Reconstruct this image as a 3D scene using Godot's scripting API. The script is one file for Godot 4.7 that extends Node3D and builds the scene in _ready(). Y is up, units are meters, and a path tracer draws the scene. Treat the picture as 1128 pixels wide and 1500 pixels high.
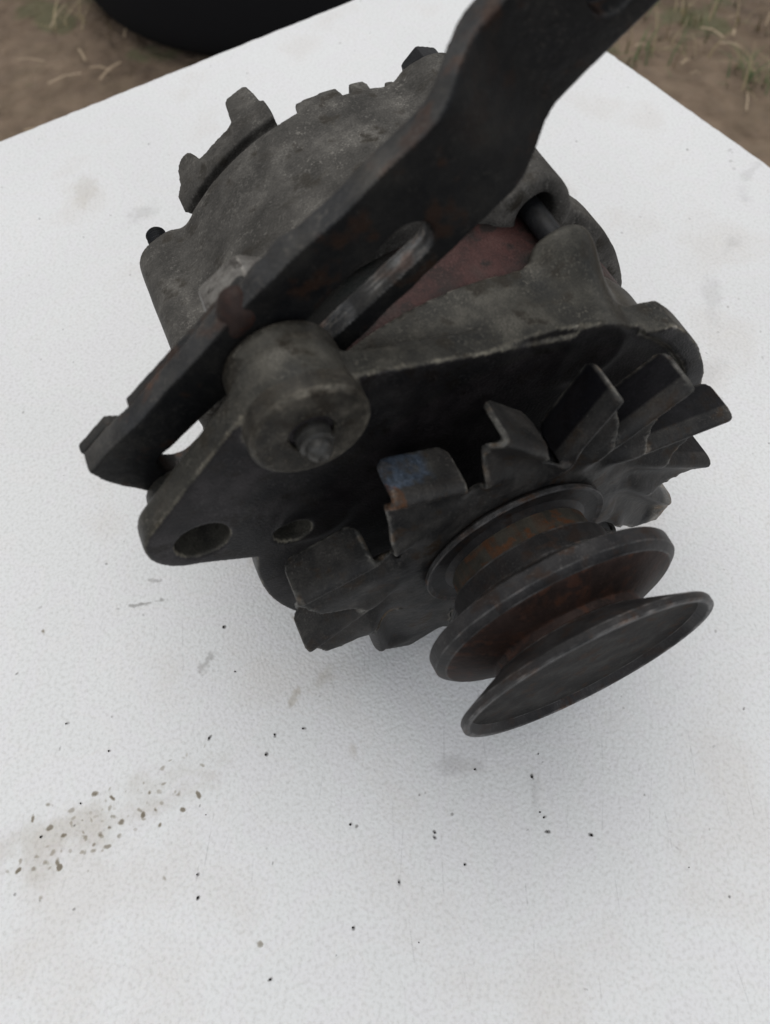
extends Node3D
# A greasy second-hand alternator on a white grained board, outdoors under an overcast sky.
# Shapes of the alternator are written in millimetres in its own axes: x across the shaft, y up, z along the shaft
# (z = 0 is the front face of the pulley, the back of the machine is at about z = -160).

const BASE := Vector3(0, -70, -100)          # the point of those axes that becomes the thing's origin (on the board)
const BOARD_Y := 0.0
const GROUND_Y := -0.5
var rng := RandomNumberGenerator.new()
var M := {}
var wear_noise := FastNoiseLite.new()

func _ready() -> void:
	rng.seed = 7
	wear_noise.seed = 3
	wear_noise.frequency = 0.12
	# ---- camera
	var cam := Camera3D.new()
	cam.name = "camera"
	cam.position = Vector3(0, 0.270, 0)
	cam.rotation_degrees = Vector3(-62, 0, 0)
	cam.near = 0.01
	cam.far = 400.0
	var lens := CameraAttributesPhysical.new()
	lens.frustum_focal_length = 18.05
	lens.frustum_focus_distance = 0.245
	lens.exposure_aperture = 9.5
	cam.attributes = lens
	cam.fov = 67.24
	add_child(cam)
	cam.make_current()
	# ---- sky, sun, exposure
	var env := Environment.new()
	env.background_mode = Environment.BG_SKY
	var sky := Sky.new()
	var sm := ProceduralSkyMaterial.new()
	sm.sky_top_color = Color(0.925, 0.945, 0.975)
	sm.sky_horizon_color = Color(0.56, 0.57, 0.585)
	sm.sky_curve = 0.35
	sm.ground_bottom_color = Color(0.30, 0.26, 0.22)
	sm.ground_horizon_color = Color(0.45, 0.42, 0.38)
	sm.sky_energy_multiplier = 1.06
	sky.sky_material = sm
	env.sky = sky
	env.ambient_light_source = Environment.AMBIENT_SOURCE_SKY
	env.tonemap_mode = Environment.TONE_MAPPER_LINEAR
	env.tonemap_exposure = 1.24
	env.sdfgi_enabled = true
	env.ssao_enabled = true
	env.ssil_enabled = true
	var we := WorldEnvironment.new()
	we.name = "world_environment"
	we.environment = env
	add_child(we)
	var sun := DirectionalLight3D.new()
	sun.name = "sun"
	sun.light_energy = 0.40
	sun.light_angular_distance = 60.0
	sun.light_color = Color(1.0, 0.993, 0.985)
	sun.shadow_enabled = true
	sun.rotation_degrees = Vector3(-66, 200, 0)     # behind the clouds, high beyond the machine
	add_child(sun)

	make_materials()
	make_ground()
	make_board()
	make_alternator()
	make_surroundings()

# ------------------------------------------------------------------ small helpers
func tag(o: Node, label := "", category := "", group := "", kind := "") -> Node:
	if label: o.set_meta("label", label)
	if category: o.set_meta("category", category)
	if group: o.set_meta("group", group)
	if kind: o.set_meta("kind", kind)
	return o

func put(called: String, mesh: Mesh, mat: Material, parent: Node) -> MeshInstance3D:
	var o := MeshInstance3D.new()
	o.name = called
	o.mesh = mesh
	o.material_override = null
	mesh.surface_set_material(0, mat)
	parent.add_child(o, true)
	return o

func mesh_from(P: PackedVector3Array, N: PackedVector3Array, idx: PackedInt32Array, C := PackedColorArray(), UV := PackedVector2Array()) -> ArrayMesh:
	var a := []
	a.resize(Mesh.ARRAY_MAX)
	a[Mesh.ARRAY_VERTEX] = P
	a[Mesh.ARRAY_NORMAL] = N
	if C.size(): a[Mesh.ARRAY_COLOR] = C
	if UV.size(): a[Mesh.ARRAY_TEX_UV] = UV
	a[Mesh.ARRAY_INDEX] = idx
	var m := ArrayMesh.new()
	m.add_surface_from_arrays(Mesh.PRIMITIVE_TRIANGLES, a)
	return m

func smooth_min(a: float, b: float, k: float) -> float:
	var h := maxf(k - absf(a - b), 0.0) / k
	return minf(a, b) - h * h * k * 0.25

func smooth_max(a: float, b: float, k: float) -> float:
	return -smooth_min(-a, -b, k)

func cap2(p: Vector2, a: Vector2, b: Vector2, r: float) -> float:
	var ba := b - a
	var h := clampf((p - a).dot(ba) / ba.length_squared(), 0.0, 1.0)
	return (p - a - ba * h).length() - r

func poly2(p: Vector2, v: PackedVector2Array) -> float:
	var n := v.size()
	var d := (p - v[0]).length_squared()
	var s := 1.0
	var j := n - 1
	for i in n:
		var e := v[j] - v[i]
		var w := p - v[i]
		var b := w - e * clampf(w.dot(e) / e.dot(e), 0.0, 1.0)
		d = minf(d, b.length_squared())
		var c1 := p.y >= v[i].y
		var c2 := p.y < v[j].y
		var c3 := e.x * w.y > e.y * w.x
		if (c1 and c2 and c3) or (not c1 and not c2 and not c3): s = -s
		j = i
	return s * sqrt(d)

# Meshes a field of distances as surface nets. Returns {P, N, C, cells, quads}; positions still in millimetres.
func nets(f: Callable, lo: Vector3, hi: Vector3, cell: float, slack := 1.15) -> Dictionary:
	const B := 5
	var bx := int(ceil((hi.x - lo.x) / cell / B))
	var by := int(ceil((hi.y - lo.y) / cell / B))
	var bz := int(ceil((hi.z - lo.z) / cell / B))
	var nx := bx * B + 1
	var ny := by * B + 1
	var nz := bz * B + 1
	var val := PackedFloat32Array()
	val.resize(nx * ny * nz)
	val.fill(1e9)
	var vid := PackedInt32Array()
	vid.resize(nx * ny * nz)
	vid.fill(-1)
	var sy := nx
	var sz := nx * ny
	var reach := B * cell * 0.8661 * slack
	var blocks := PackedInt32Array()
	for k in bz:
		for j in by:
			for i in bx:
				var c: float = f.call(lo + Vector3(i + 0.5, j + 0.5, k + 0.5) * (B * cell))
				if absf(c) > reach: continue
				blocks.append_array([i * B, j * B, k * B])
				for z in range(k * B, k * B + B + 1):
					for y in range(j * B, j * B + B + 1):
						var at := z * sz + y * sy + i * B
						for x in B + 1:
							if val[at + x] > 1e8:
								val[at + x] = f.call(lo + Vector3(i * B + x, y, z) * cell)
	var P := PackedVector3Array()
	var N := PackedVector3Array()
	var W := PackedFloat32Array()
	var at_of := PackedInt32Array()
	for b in range(0, blocks.size(), 3):
		for z in range(blocks[b + 2], blocks[b + 2] + B):
			for y in range(blocks[b + 1], blocks[b + 1] + B):
				for x in range(blocks[b], blocks[b] + B):
					var q := z * sz + y * sy + x
					var a0 := val[q]
					var a1 := val[q + 1]
					var a2 := val[q + sy]
					var a3 := val[q + sy + 1]
					var a4 := val[q + sz]
					var a5 := val[q + sz + 1]
					var a6 := val[q + sz + sy]
					var a7 := val[q + sz + sy + 1]
					var s := int(a0 < 0) + int(a1 < 0) + int(a2 < 0) + int(a3 < 0) + int(a4 < 0) + int(a5 < 0) + int(a6 < 0) + int(a7 < 0)
					if s == 0 or s == 8: continue
					var sum := Vector3.ZERO
					var n := 0
					if (a0 < 0) != (a1 < 0): sum += Vector3(a0 / (a0 - a1), 0, 0); n += 1
					if (a2 < 0) != (a3 < 0): sum += Vector3(a2 / (a2 - a3), 1, 0); n += 1
					if (a4 < 0) != (a5 < 0): sum += Vector3(a4 / (a4 - a5), 0, 1); n += 1
					if (a6 < 0) != (a7 < 0): sum += Vector3(a6 / (a6 - a7), 1, 1); n += 1
					if (a0 < 0) != (a2 < 0): sum += Vector3(0, a0 / (a0 - a2), 0); n += 1
					if (a1 < 0) != (a3 < 0): sum += Vector3(1, a1 / (a1 - a3), 0); n += 1
					if (a4 < 0) != (a6 < 0): sum += Vector3(0, a4 / (a4 - a6), 1); n += 1
					if (a5 < 0) != (a7 < 0): sum += Vector3(1, a5 / (a5 - a7), 1); n += 1
					if (a0 < 0) != (a4 < 0): sum += Vector3(0, 0, a0 / (a0 - a4)); n += 1
					if (a1 < 0) != (a5 < 0): sum += Vector3(1, 0, a1 / (a1 - a5)); n += 1
					if (a2 < 0) != (a6 < 0): sum += Vector3(0, 1, a2 / (a2 - a6)); n += 1
					if (a3 < 0) != (a7 < 0): sum += Vector3(1, 1, a3 / (a3 - a7)); n += 1
					sum /= n
					var g := Vector3(a1 + a3 + a5 + a7 - a0 - a2 - a4 - a6, a2 + a3 + a6 + a7 - a0 - a1 - a4 - a5, a4 + a5 + a6 + a7 - a0 - a1 - a2 - a3) * 0.25
					var mean := (a0 + a1 + a2 + a3 + a4 + a5 + a6 + a7) * 0.125
					W.append((mean - g.dot(Vector3(0.5, 0.5, 0.5) - sum)) / cell)
					vid[q] = P.size()
					at_of.append(q)
					P.append(lo + (Vector3(x, y, z) + sum) * cell)
					N.append(g.normalized())
	var quads := PackedInt32Array()
	for v in P.size():
		var q := at_of[v]
		var inside := val[q] < 0
		if inside != (val[q + 1] < 0) and q >= sz + sy:
			_quad(quads, vid[q], vid[q - sy], vid[q - sy - sz], vid[q - sz], inside)
		if inside != (val[q + sy] < 0) and q >= sz + 1:
			_quad(quads, vid[q], vid[q - sz], vid[q - sz - 1], vid[q - 1], inside)
		if inside != (val[q + sz] < 0) and q >= sy + 1:
			_quad(quads, vid[q], vid[q - 1], vid[q - 1 - sy], vid[q - sy], inside)
	for turn in 2:        # relax the steps that the grid leaves along sharp edges
		var sp := PackedVector3Array()
		var sn := PackedVector3Array()
		var sw := PackedFloat32Array()
		var ct := PackedFloat32Array()
		sp.resize(P.size())
		sn.resize(P.size())
		sw.resize(P.size())
		ct.resize(P.size())
		for t in range(0, quads.size(), 3):
			for e in 3:
				var u := quads[t + e]
				var v := quads[t + (e + 1) % 3]
				sp[u] += P[v]
				sn[u] += N[v]
				sw[u] += W[v]
				ct[u] += 1.0
		for v in P.size():
			if ct[v] < 1.0: continue
			P[v] = P[v].lerp(sp[v] / ct[v], 0.4)
			N[v] = (N[v] + sn[v] / ct[v] * 0.5).normalized()
			W[v] = lerpf(W[v], sw[v] / ct[v], 0.5)
	return {"P": P, "N": N, "W": W, "quads": quads}

func _quad(out: PackedInt32Array, a: int, b: int, c: int, d: int, flip: bool) -> void:
	if a < 0 or b < 0 or c < 0 or d < 0: return
	if flip: out.append_array([a, c, b, a, d, c])
	else: out.append_array([a, b, c, a, c, d])

# Bright rubbed edges: a lighter colour on sharp convex edges, broken up by noise.
func worn(g: Dictionary, base := 0.5, amount := 1.0) -> PackedColorArray:
	var C := PackedColorArray()
	C.resize(g.P.size())
	for i in g.P.size():
		var e := clampf((g.W[i] - 0.018) * 22.0, 0.0, 1.0)
		var n := wear_noise.get_noise_3dv(g.P[i]) * 0.5 + 0.5
		var n2 := wear_noise.get_noise_3dv(g.P[i] * 6.0 + Vector3(50, 0, 0)) * 0.5 + 0.5
		var c := 0.6 * base + 0.6 * amount * e * clampf(n * 1.7 - 0.45, 0.0, 1.0) * (0.1 + 0.9 * n2)
		C[i] = Color(c, c * 0.99, c * 0.97)
	return C

func net_mesh(g: Dictionary, base := 0.5, amount := 1.0, recolour: Variant = null) -> ArrayMesh:
	var col := worn(g, base, amount)
	if recolour != null:
		for i in col.size(): col[i] = recolour.call(col[i], g.P[i], g.N[i], g.W[i])
	var P := PackedVector3Array()
	P.resize(g.P.size())
	for i in P.size(): P[i] = (g.P[i] - BASE) * 0.001
	return mesh_from(P, g.N, g.quads, col)

# A turned piece round the shaft (or round a parallel axis): profile of (z, radius).
func turned(profile: Array, segs := 128, centre := Vector2.ZERO, base := 0.5, wear := 0.0, upright := false, recolour: Variant = null) -> ArrayMesh:
	var P := PackedVector3Array()
	var N := PackedVector3Array()
	var C := PackedColorArray()
	var idx := PackedInt32Array()
	var m := profile.size() - 1
	var nn := []
	for i in m:
		var e: Vector2 = profile[i + 1] - profile[i]
		nn.append(Vector2(-e.y, e.x).normalized())        # (nz, nr)
	for i in m:
		var n0: Vector2 = nn[i]
		var n1: Vector2 = nn[i]
		if i > 0 and nn[i].dot(nn[i - 1]) > 0.8: n0 = (nn[i] + nn[i - 1]).normalized()
		if i < m - 1 and nn[i].dot(nn[i + 1]) > 0.8: n1 = (nn[i] + nn[i + 1]).normalized()
		var short: bool = (profile[i + 1] - profile[i]).length() < 1.3
		var first := P.size()
		for k in segs + 1:
			var a := TAU * k / segs
			for e in 2:
				var pr: Vector2 = profile[i + e]
				var n := n0 if e == 0 else n1
				var p := Vector3(centre.x + pr.y * cos(a), centre.y + pr.y * sin(a), pr.x)
				var nv := Vector3(n.y * cos(a), n.y * sin(a), n.x)
				var c := 0.6 * base
				if short and wear > 0.0:
					c += wear * clampf((wear_noise.get_noise_3dv(p * 1.3) * 0.5 + 0.5) * 1.7 - 0.45, 0.0, 1.0) * clampf(wear_noise.get_noise_3dv(p * 7.0) + 0.6, 0.1, 1.0)
				if upright:
					P.append(Vector3(p.x, p.z, -p.y) * 0.001)
					N.append(Vector3(nv.x, nv.z, -nv.y))
				else:
					P.append((p - BASE) * 0.001)
					N.append(nv)
				C.append(Color(c, c * 0.99, c * 0.97))
				if recolour != null: C[C.size() - 1] = recolour.call(C[C.size() - 1], p, nv, 0.0)
		for k in segs:
			var q := first + k * 2
			idx.append_array([q, q + 1, q + 2, q + 1, q + 3, q + 2])
	return mesh_from(P, N, idx, C)

# ------------------------------------------------------------------ materials
func seamless(size: int, freq: float, sd: int, octaves := 4, kind := FastNoiseLite.TYPE_SIMPLEX_SMOOTH) -> PackedByteArray:
	var n := FastNoiseLite.new()
	n.noise_type = kind
	n.seed = sd
	n.frequency = freq
	n.fractal_octaves = octaves
	var im := n.get_seamless_image(size, size)
	im.convert(Image.FORMAT_L8)
	return im.get_data()

# Grimy metal: three tones laid by noise, fine speckle, patches of a fourth tone, and thin scratches. Tones are linear and twice
# the surface's colour, because the vertex colours that carry the rubbed edges halve them.
func grime(sd: int, dark: Vector3, mid: Vector3, light: Vector3, patch: Vector3, patch_from: float, speck := 0.35, scratches := 40, gain := 1.0, size := 512) -> ImageTexture:
	var a := seamless(size, 0.006, sd, 4)
	var b := seamless(size, 0.03, sd + 1, 4)
	var c := seamless(size, 0.16, sd + 2, 2)
	var d := seamless(size, 0.009, sd + 3, 5)
	var out := PackedByteArray()
	out.resize(size * size * 3)
	var lut := PackedByteArray()
	lut.resize(1025)
	for i in 1025: lut[i] = int(round(255.0 * Color(i / 1024.0, 0, 0).linear_to_srgb().r))
	var f := seamless(size, 0.07, sd + 4, 3)
	for i in size * size:
		var v := a[i] / 255.0 * 0.62 + b[i] / 255.0 * 0.26 + c[i] / 255.0 * 0.12
		v = clampf((v - 0.28) * 2.0, 0.0, 1.0)
		var col := dark.lerp(mid, v * 2.0) if v < 0.5 else mid.lerp(light, (v * 2.0 - 1.0) * 0.6)
		var p := clampf((d[i] / 255.0 + (b[i] / 255.0 - 0.5) * 0.3 - patch_from) * 6.0, 0.0, 1.0)
		col = col.lerp(patch, p)
		var s := c[i] / 255.0
		col *= 1.0 + (s - 0.5) * speck * 1.6
		# crumbs of pale dust, in drifts
		var drift := clampf((d[size * size - 1 - i] / 255.0 - 0.42) * 4.0, 0.0, 1.0)
		var crumb := clampf((f[i] / 255.0 * 0.7 + s * 0.3 - 0.60) * 7.0, 0.0, 1.0) * (0.15 + 0.85 * drift)
		col = col.lerp(light * 1.25, crumb * 0.65)
		col *= 1.6667 * gain
		out[i * 3] = lut[clampi(int(col.x * 1024.0), 0, 1024)]
		out[i * 3 + 1] = lut[clampi(int(col.y * 1024.0), 0, 1024)]
		out[i * 3 + 2] = lut[clampi(int(col.z * 1024.0), 0, 1024)]
	var r := RandomNumberGenerator.new()
	r.seed = sd
	var li := Color(light.x * 3.2 * gain, light.y * 3.2 * gain, light.z * 3.2 * gain).linear_to_srgb()
	var im := Image.create_from_data(size, size, false, Image.FORMAT_RGB8, out)
	for k in scratches:
		var x := r.randf() * size
		var y := r.randf() * size
		var dir := r.randf() * TAU
		var n := r.randi_range(6, 34)
		var strong := 0.08 + 0.5 * r.randf() * r.randf()
		var wide := r.randf() < 0.35
		for t in n:
			var px := posmod(int(x + cos(dir) * t), size)
			var py := posmod(int(y + sin(dir) * t), size)
			im.set_pixel(px, py, im.get_pixel(px, py).lerp(li, strong * (0.4 + 0.6 * r.randf())))
			if wide: im.set_pixel(posmod(px + 1, size), py, im.get_pixel(posmod(px + 1, size), py).lerp(li, strong * 0.5 * r.randf()))
			dir += r.randf_range(-0.04, 0.04)
	for k in scratches / 6:        # scuffs: little sheaves of parallel strokes
		var cx := r.randf() * size
		var cy := r.randf() * size
		var dir := r.randf() * PI
		for m in r.randi_range(5, 14):
			var ox := cx + r.randfn() * 9.0
			var oy := cy + r.randfn() * 9.0
			var n := r.randi_range(4, 20)
			var al := r.randf_range(0.1, 0.6)
			for t in n:
				var px := posmod(int(ox + cos(dir) * t), size)
				var py := posmod(int(oy + sin(dir) * t), size)
				im.set_pixel(px, py, im.get_pixel(px, py).lerp(li, al * (1.0 - absf(2.0 * t / n - 1.0))))
	return ImageTexture.create_from_image(im)

func normal_noise(sd: int, freq: float, strength: float, octaves := 3) -> NoiseTexture2D:
	var n := FastNoiseLite.new()
	n.seed = sd
	n.frequency = freq
	n.fractal_octaves = octaves
	var t := NoiseTexture2D.new()
	t.width = 512
	t.height = 512
	t.seamless = true
	t.as_normal_map = true
	t.bump_strength = strength
	t.noise = n
	return t

func metal(called: String, tex: Texture2D, rough: float, metallic: float, nrm: Texture2D, nscale: float, tile_mm := 60.0) -> StandardMaterial3D:
	var m := StandardMaterial3D.new()
	m.resource_name = called
	m.albedo_texture = tex
	m.vertex_color_use_as_albedo = true
	m.roughness = rough
	m.metallic = metallic
	m.metallic_specular = 0.27
	m.uv1_triplanar = true
	m.uv1_scale = Vector3.ONE * (1000.0 / tile_mm)
	if nrm:
		m.normal_enabled = true
		m.normal_texture = nrm
		m.normal_scale = nscale
	return m

func make_materials() -> void:
	var cast_n := normal_noise(21, 0.11, 5.0, 3)
	var fine_n := normal_noise(22, 0.04, 4.0, 3)
	# cast aluminium housing under dust and old oil
	M.rear = metal("dusty_cast_alloy", grime(100, Vector3(.080, .077, .071), Vector3(.142, .136, .125), Vector3(.36, .345, .315), Vector3(.07, .062, .05), 0.62, 0.34, 160), 0.62, 0.15, cast_n, 0.2, 62.0)
	M.front = metal("oily_cast_alloy", grime(110, Vector3(.040, .040, .038), Vector3(.082, .078, .068), Vector3(.22, .205, .175), Vector3(.05, .042, .032), 0.6, 0.4, 90, 1.6), 0.44, 0.15, cast_n, 0.14, 55.0)
	M.boss = metal("rubbed_cast_boss", grime(115, Vector3(.040, .038, .033), Vector3(.088, .081, .068), Vector3(.30, .275, .225), Vector3(.05, .042, .032), 0.6, 0.4, 60), 0.42, 0.15, cast_n, 0.28, 40.0)
	M.stud = metal("dull_stud_steel", grime(116, Vector3(.05, .05, .05), Vector3(.085, .084, .08), Vector3(.15, .15, .14), Vector3(.05, .04, .03), 0.7, 0.2, 20), 0.38, 0.5, null, 0.0, 30.0)
	M.link = metal("painted_steel_bar", grime(120, Vector3(.018, .019, .021), Vector3(.032, .032, .032), Vector3(.075, .07, .062), Vector3(.06, .034, .024), 0.60, 0.3, 50, 3.0), 0.48, 0.1, fine_n, 0.22, 70.0)
	M.fan = metal("fan_sheet_steel", grime(130, Vector3(.031, .032, .033), Vector3(.064, .063, .060), Vector3(.16, .153, .14), Vector3(.07, .05, .034), 0.66, 0.35, 90, 2.0), 0.46, 0.2, fine_n, 0.25, 50.0)
	M.pulley = metal("pulley_steel", grime(140, Vector3(.034, .034, .035), Vector3(.062, .061, .062), Vector3(.13, .126, .122), Vector3(.07, .045, .033), 0.62, 0.28, 90, 2.0), 0.48, 0.25, fine_n, 0.2, 45.0)
	M.face = metal("dull_pulley_face", grime(145, Vector3(.03, .029, .029), Vector3(.055, .052, .051), Vector3(.11, .105, .1), Vector3(.07, .045, .033), 0.62, 0.28, 90, 2.0), 0.8, 0.0, fine_n, 0.2, 45.0)
	M.rust = metal("rusty_groove", grime(150, Vector3(.026, .019, .017), Vector3(.05, .033, .029), Vector3(.1, .065, .056), Vector3(.11, .05, .032), 0.6, 0.3, 30), 0.6, 0.1, fine_n, 0.3, 40.0)
	M.collar = metal("rust_flecked_collar", grime(155, Vector3(.06, .057, .05), Vector3(.1, .093, .08), Vector3(.16, .145, .12), Vector3(.2, .075, .03), 0.60, 0.3, 20), 0.5, 0.3, fine_n, 0.3, 30.0)
	M.red = metal("red_lacquered_core", grime(160, Vector3(.055, .032, .03), Vector3(.11, .050, .046), Vector3(.16, .082, .074), Vector3(.042, .032, .03), 0.52, 0.4, 20), 0.5, 0.0, cast_n, 0.3, 50.0)
	M.black = metal("black_steel", grime(170, Vector3(.02, .021, .024), Vector3(.034, .036, .04), Vector3(.07, .07, .07), Vector3(.03, .03, .03), 0.7, 0.2, 20), 0.4, 0.2, fine_n, 0.15, 40.0)
	M.bright = metal("rubbed_steel", grime(180, Vector3(.16, .15, .14), Vector3(.36, .345, .32), Vector3(.62, .61, .58), Vector3(.07, .06, .055), 0.60, 0.45, 80), 0.42, 0.5, fine_n, 0.3, 24.0)
	M.weld = metal("rusty_weld", grime(190, Vector3(.03, .025, .024), Vector3(.06, .04, .036), Vector3(.1, .075, .062), Vector3(.08, .036, .026), 0.6, 0.3, 10), 0.6, 0.1, cast_n, 0.3, 30.0)

# ------------------------------------------------------------------ ground and board
func make_ground() -> void:
	var hn := FastNoiseLite.new()
	hn.seed = 11
	hn.frequency = 2.2
	hn.fractal_octaves = 4
	var xs := PackedFloat32Array()
	for i in range(-70, 71):
		var t := i / 70.0
		xs.append(signf(t) * (absf(t) * 2.2 + pow(absf(t), 12.0) * 150.0))
	var P := PackedVector3Array()
	var N := PackedVector3Array()
	var UV := PackedVector2Array()
	var idx := PackedInt32Array()
	var n := xs.size()
	for j in n:
		for i in n:
			var x := xs[i]
			var z := xs[j] - 0.9
			var h := func(u: float, v: float) -> float: return 0.018 * hn.get_noise_2d(u, v) * (1.0 if absf(u) < 3 and absf(v) < 4 else 0.0)
			var y: float = h.call(x, z)
			P.append(Vector3(x, GROUND_Y + y, z))
			N.append(Vector3((y - h.call(x + 0.01, z)) / 0.01, 1, (y - h.call(x, z + 0.01)) / 0.01).normalized())
			UV.append(Vector2(x, z))
	for j in n - 1:
		for i in n - 1:
			var a := j * n + i
			idx.append_array([a, a + 1, a + n, a + 1, a + n + 1, a + n])
	var m := StandardMaterial3D.new()
	m.resource_name = "dirt"
	m.albedo_texture = dirt_texture()
	m.uv1_triplanar = true
	m.uv1_world_triplanar = true
	m.uv1_scale = Vector3.ONE * 0.9
	m.roughness = 0.95
	m.normal_enabled = true
	m.normal_texture = normal_noise(31, 0.03, 8.0, 5)
	m.normal_scale = 0.8
	tag(put("ground", mesh_from(P, N, idx, PackedColorArray(), UV), m, self), "trodden brown dirt with sparse grass beyond the white board", "", "", "structure")

func dirt_texture() -> ImageTexture:
	var size := 512
	var a := seamless(size, 0.006, 41, 5)
	var b := seamless(size, 0.04, 42, 4)
	var c := seamless(size, 0.012, 43, 5)
	var im := Image.create(size, size, false, Image.FORMAT_RGB8)
	for y in size:
		for x in size:
			var i := y * size + x
			var v := clampf((a[i] * 0.5 + b[i] * 0.5) / 255.0 * 1.6 - 0.3, 0.0, 1.0)
			var col := Vector3(.075, .050, .032).lerp(Vector3(.19, .137, .094), v)
			var g := clampf((c[i] / 255.0 - 0.66) * 5.0, 0.0, 0.6)
			col = col.lerp(Vector3(.075, .085, .035), g)
			im.set_pixel(x, y, Color(col.x, col.y, col.z).linear_to_srgb())
	return ImageTexture.create_from_image(im)

# The board's own axes: origin at its far corner, u along one edge, v along the other, in millimetres.
const BOARD_CORNER := Vector3(0.05514, 0, -0.55487)
const BOARD_U := Vector3(-0.81518, 0, 0.57921)
const BOARD_V := Vector3(0.57921, 0, 0.81518)
const BOARD_SIZE := Vector2(620, 620)

func board_point(u: float, v: float) -> Vector3:
	return BOARD_CORNER + (BOARD_U * u + BOARD_V * v) * 0.001

func make_board() -> void:
	var o := Node3D.new()
	o.name = "white_table"
	o.position = Vector3.ZERO
	add_child(o)
	tag(o, "white grained tabletop with dark specks under the alternator", "table")
	# top: one rounded slab
	var P := PackedVector3Array()
	var N := PackedVector3Array()
	var UV := PackedVector2Array()
	var idx := PackedInt32Array()
	var ring := func(inset: float, y: float, nrm: Vector2) -> int:
		var first := P.size()
		var n := 160
		for s in 4:
			for k in n:
				var t := float(k) / n
				var uv := [Vector2(t, 0), Vector2(1, t), Vector2(1 - t, 1), Vector2(0, 1 - t)][s] as Vector2
				var out := [Vector2(0, -1), Vector2(1, 0), Vector2(0, 1), Vector2(-1, 0)][s] as Vector2
				var wob := wear_noise.get_noise_2d(uv.x * 1500.0, uv.y * 1500.0 + s * 77.0) * 0.7
				var q := Vector2(inset, inset) + uv * (BOARD_SIZE - 2.0 * Vector2(inset, inset)) + out * wob * (1.0 if inset < 40.0 else 0.0)
				P.append(board_point(q.x, q.y) + Vector3(0, y * 0.001, 0))
				N.append((Vector3(0, nrm.y, 0) + (BOARD_U * out.x + BOARD_V * out.y) * nrm.x).normalized())
				UV.append(q / BOARD_SIZE)
		return first
	var rings := [ring.call(3.0, 0.0, Vector2(0.1, 1)), ring.call(1.6, -0.25, Vector2(0.35, 1)), ring.call(0.5, -1.3, Vector2(1, 0.6)), ring.call(0.0, -3.0, Vector2(1, 0.1)), ring.call(0.0, -22.0, Vector2(1, -0.1)), ring.call(1.5, -24.0, Vector2(0.5, -1))]
	for r in rings.size() - 1:
		for k in 640:
			var a: int = rings[r] + k
			var a2: int = rings[r] + (k + 1) % 640
			var b: int = rings[r + 1] + k
			var b2: int = rings[r + 1] + (k + 1) % 640
			idx.append_array([a, a2, b, a2, b2, b])
	for side in 2:          # top and underside as fans round the middle
		var c := P.size()
		P.append(board_point(310, 310) + Vector3(0, -0.024 * side, 0))
		N.append(Vector3(0, 1 - 2 * side, 0))
		UV.append(Vector2(0.5, 0.5))
		var f0 := P.size()
		for k in 640:
			var s: int = rings[0 if side == 0 else 5] + k
			P.append(P[s])
			N.append(Vector3(0, 1 - 2 * side, 0))
			UV.append(UV[s])
		for k in 640:
			if side == 1: idx.append_array([c, f0 + k, f0 + (k + 1) % 640])
			else: idx.append_array([c, f0 + (k + 1) % 640, f0 + k])
	var m := StandardMaterial3D.new()
	m.resource_name = "white_grained_board"
	m.albedo_texture = board_texture()
	m.roughness = 0.72
	m.metallic_specular = 0.35
	m.texture_repeat = false
	m.detail_enabled = true
	m.detail_blend_mode = BaseMaterial3D.BLEND_MODE_MUL
	m.detail_albedo = board_pores()
	m.heightmap_enabled = true
	m.heightmap_scale = 0.032
	m.heightmap_texture = board_relief()
	put("tabletop", mesh_from(P, N, idx, PackedColorArray(), UV), m, o)
	var wood := StandardMaterial3D.new()
	wood.resource_name = "leg_wood"
	wood.albedo_color = Color(0.55, 0.52, 0.48)
	wood.roughness = 0.8
	for k in 4:
		var b := BoxMesh.new()
		b.size = Vector3(0.04, 0.476 + 0.01, 0.04)
		var leg := put("leg", b, wood, o)
		leg.position = board_point([50, 570, 570, 50][k], [50, 50, 570, 570][k]) + Vector3(0, -0.024 - 0.243, 0)
		leg.rotation.y = 0.618

func board_pores() -> NoiseTexture2D:       # grey dirt in the pores
	var n := FastNoiseLite.new()
	n.seed = 52
	n.frequency = 0.17
	n.fractal_octaves = 4
	var g := Gradient.new()
	g.offsets = PackedFloat32Array([0.0, 0.3, 0.55, 1.0])
	g.colors = PackedColorArray([Color(0.90, 0.898, 0.893), Color(0.962, 0.961, 0.958), Color(0.995, 0.995, 0.995), Color(1, 1, 1)])
	var t := NoiseTexture2D.new()
	t.width = 2000
	t.height = 2000
	t.seamless = false
	t.noise = n
	t.color_ramp = g
	return t

func board_relief() -> ImageTexture:
	var n := FastNoiseLite.new()
	n.seed = 51
	n.noise_type = FastNoiseLite.TYPE_SIMPLEX_SMOOTH
	n.frequency = 0.19
	n.fractal_octaves = 3
	n.fractal_gain = 0.5
	n.fractal_lacunarity = 1.9
	n.fractal_type = FastNoiseLite.FRACTAL_FBM
	var im := n.get_image(2000, 2000, false, false, false)
	im.convert(Image.FORMAT_L8)
	return ImageTexture.create_from_image(im)

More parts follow.
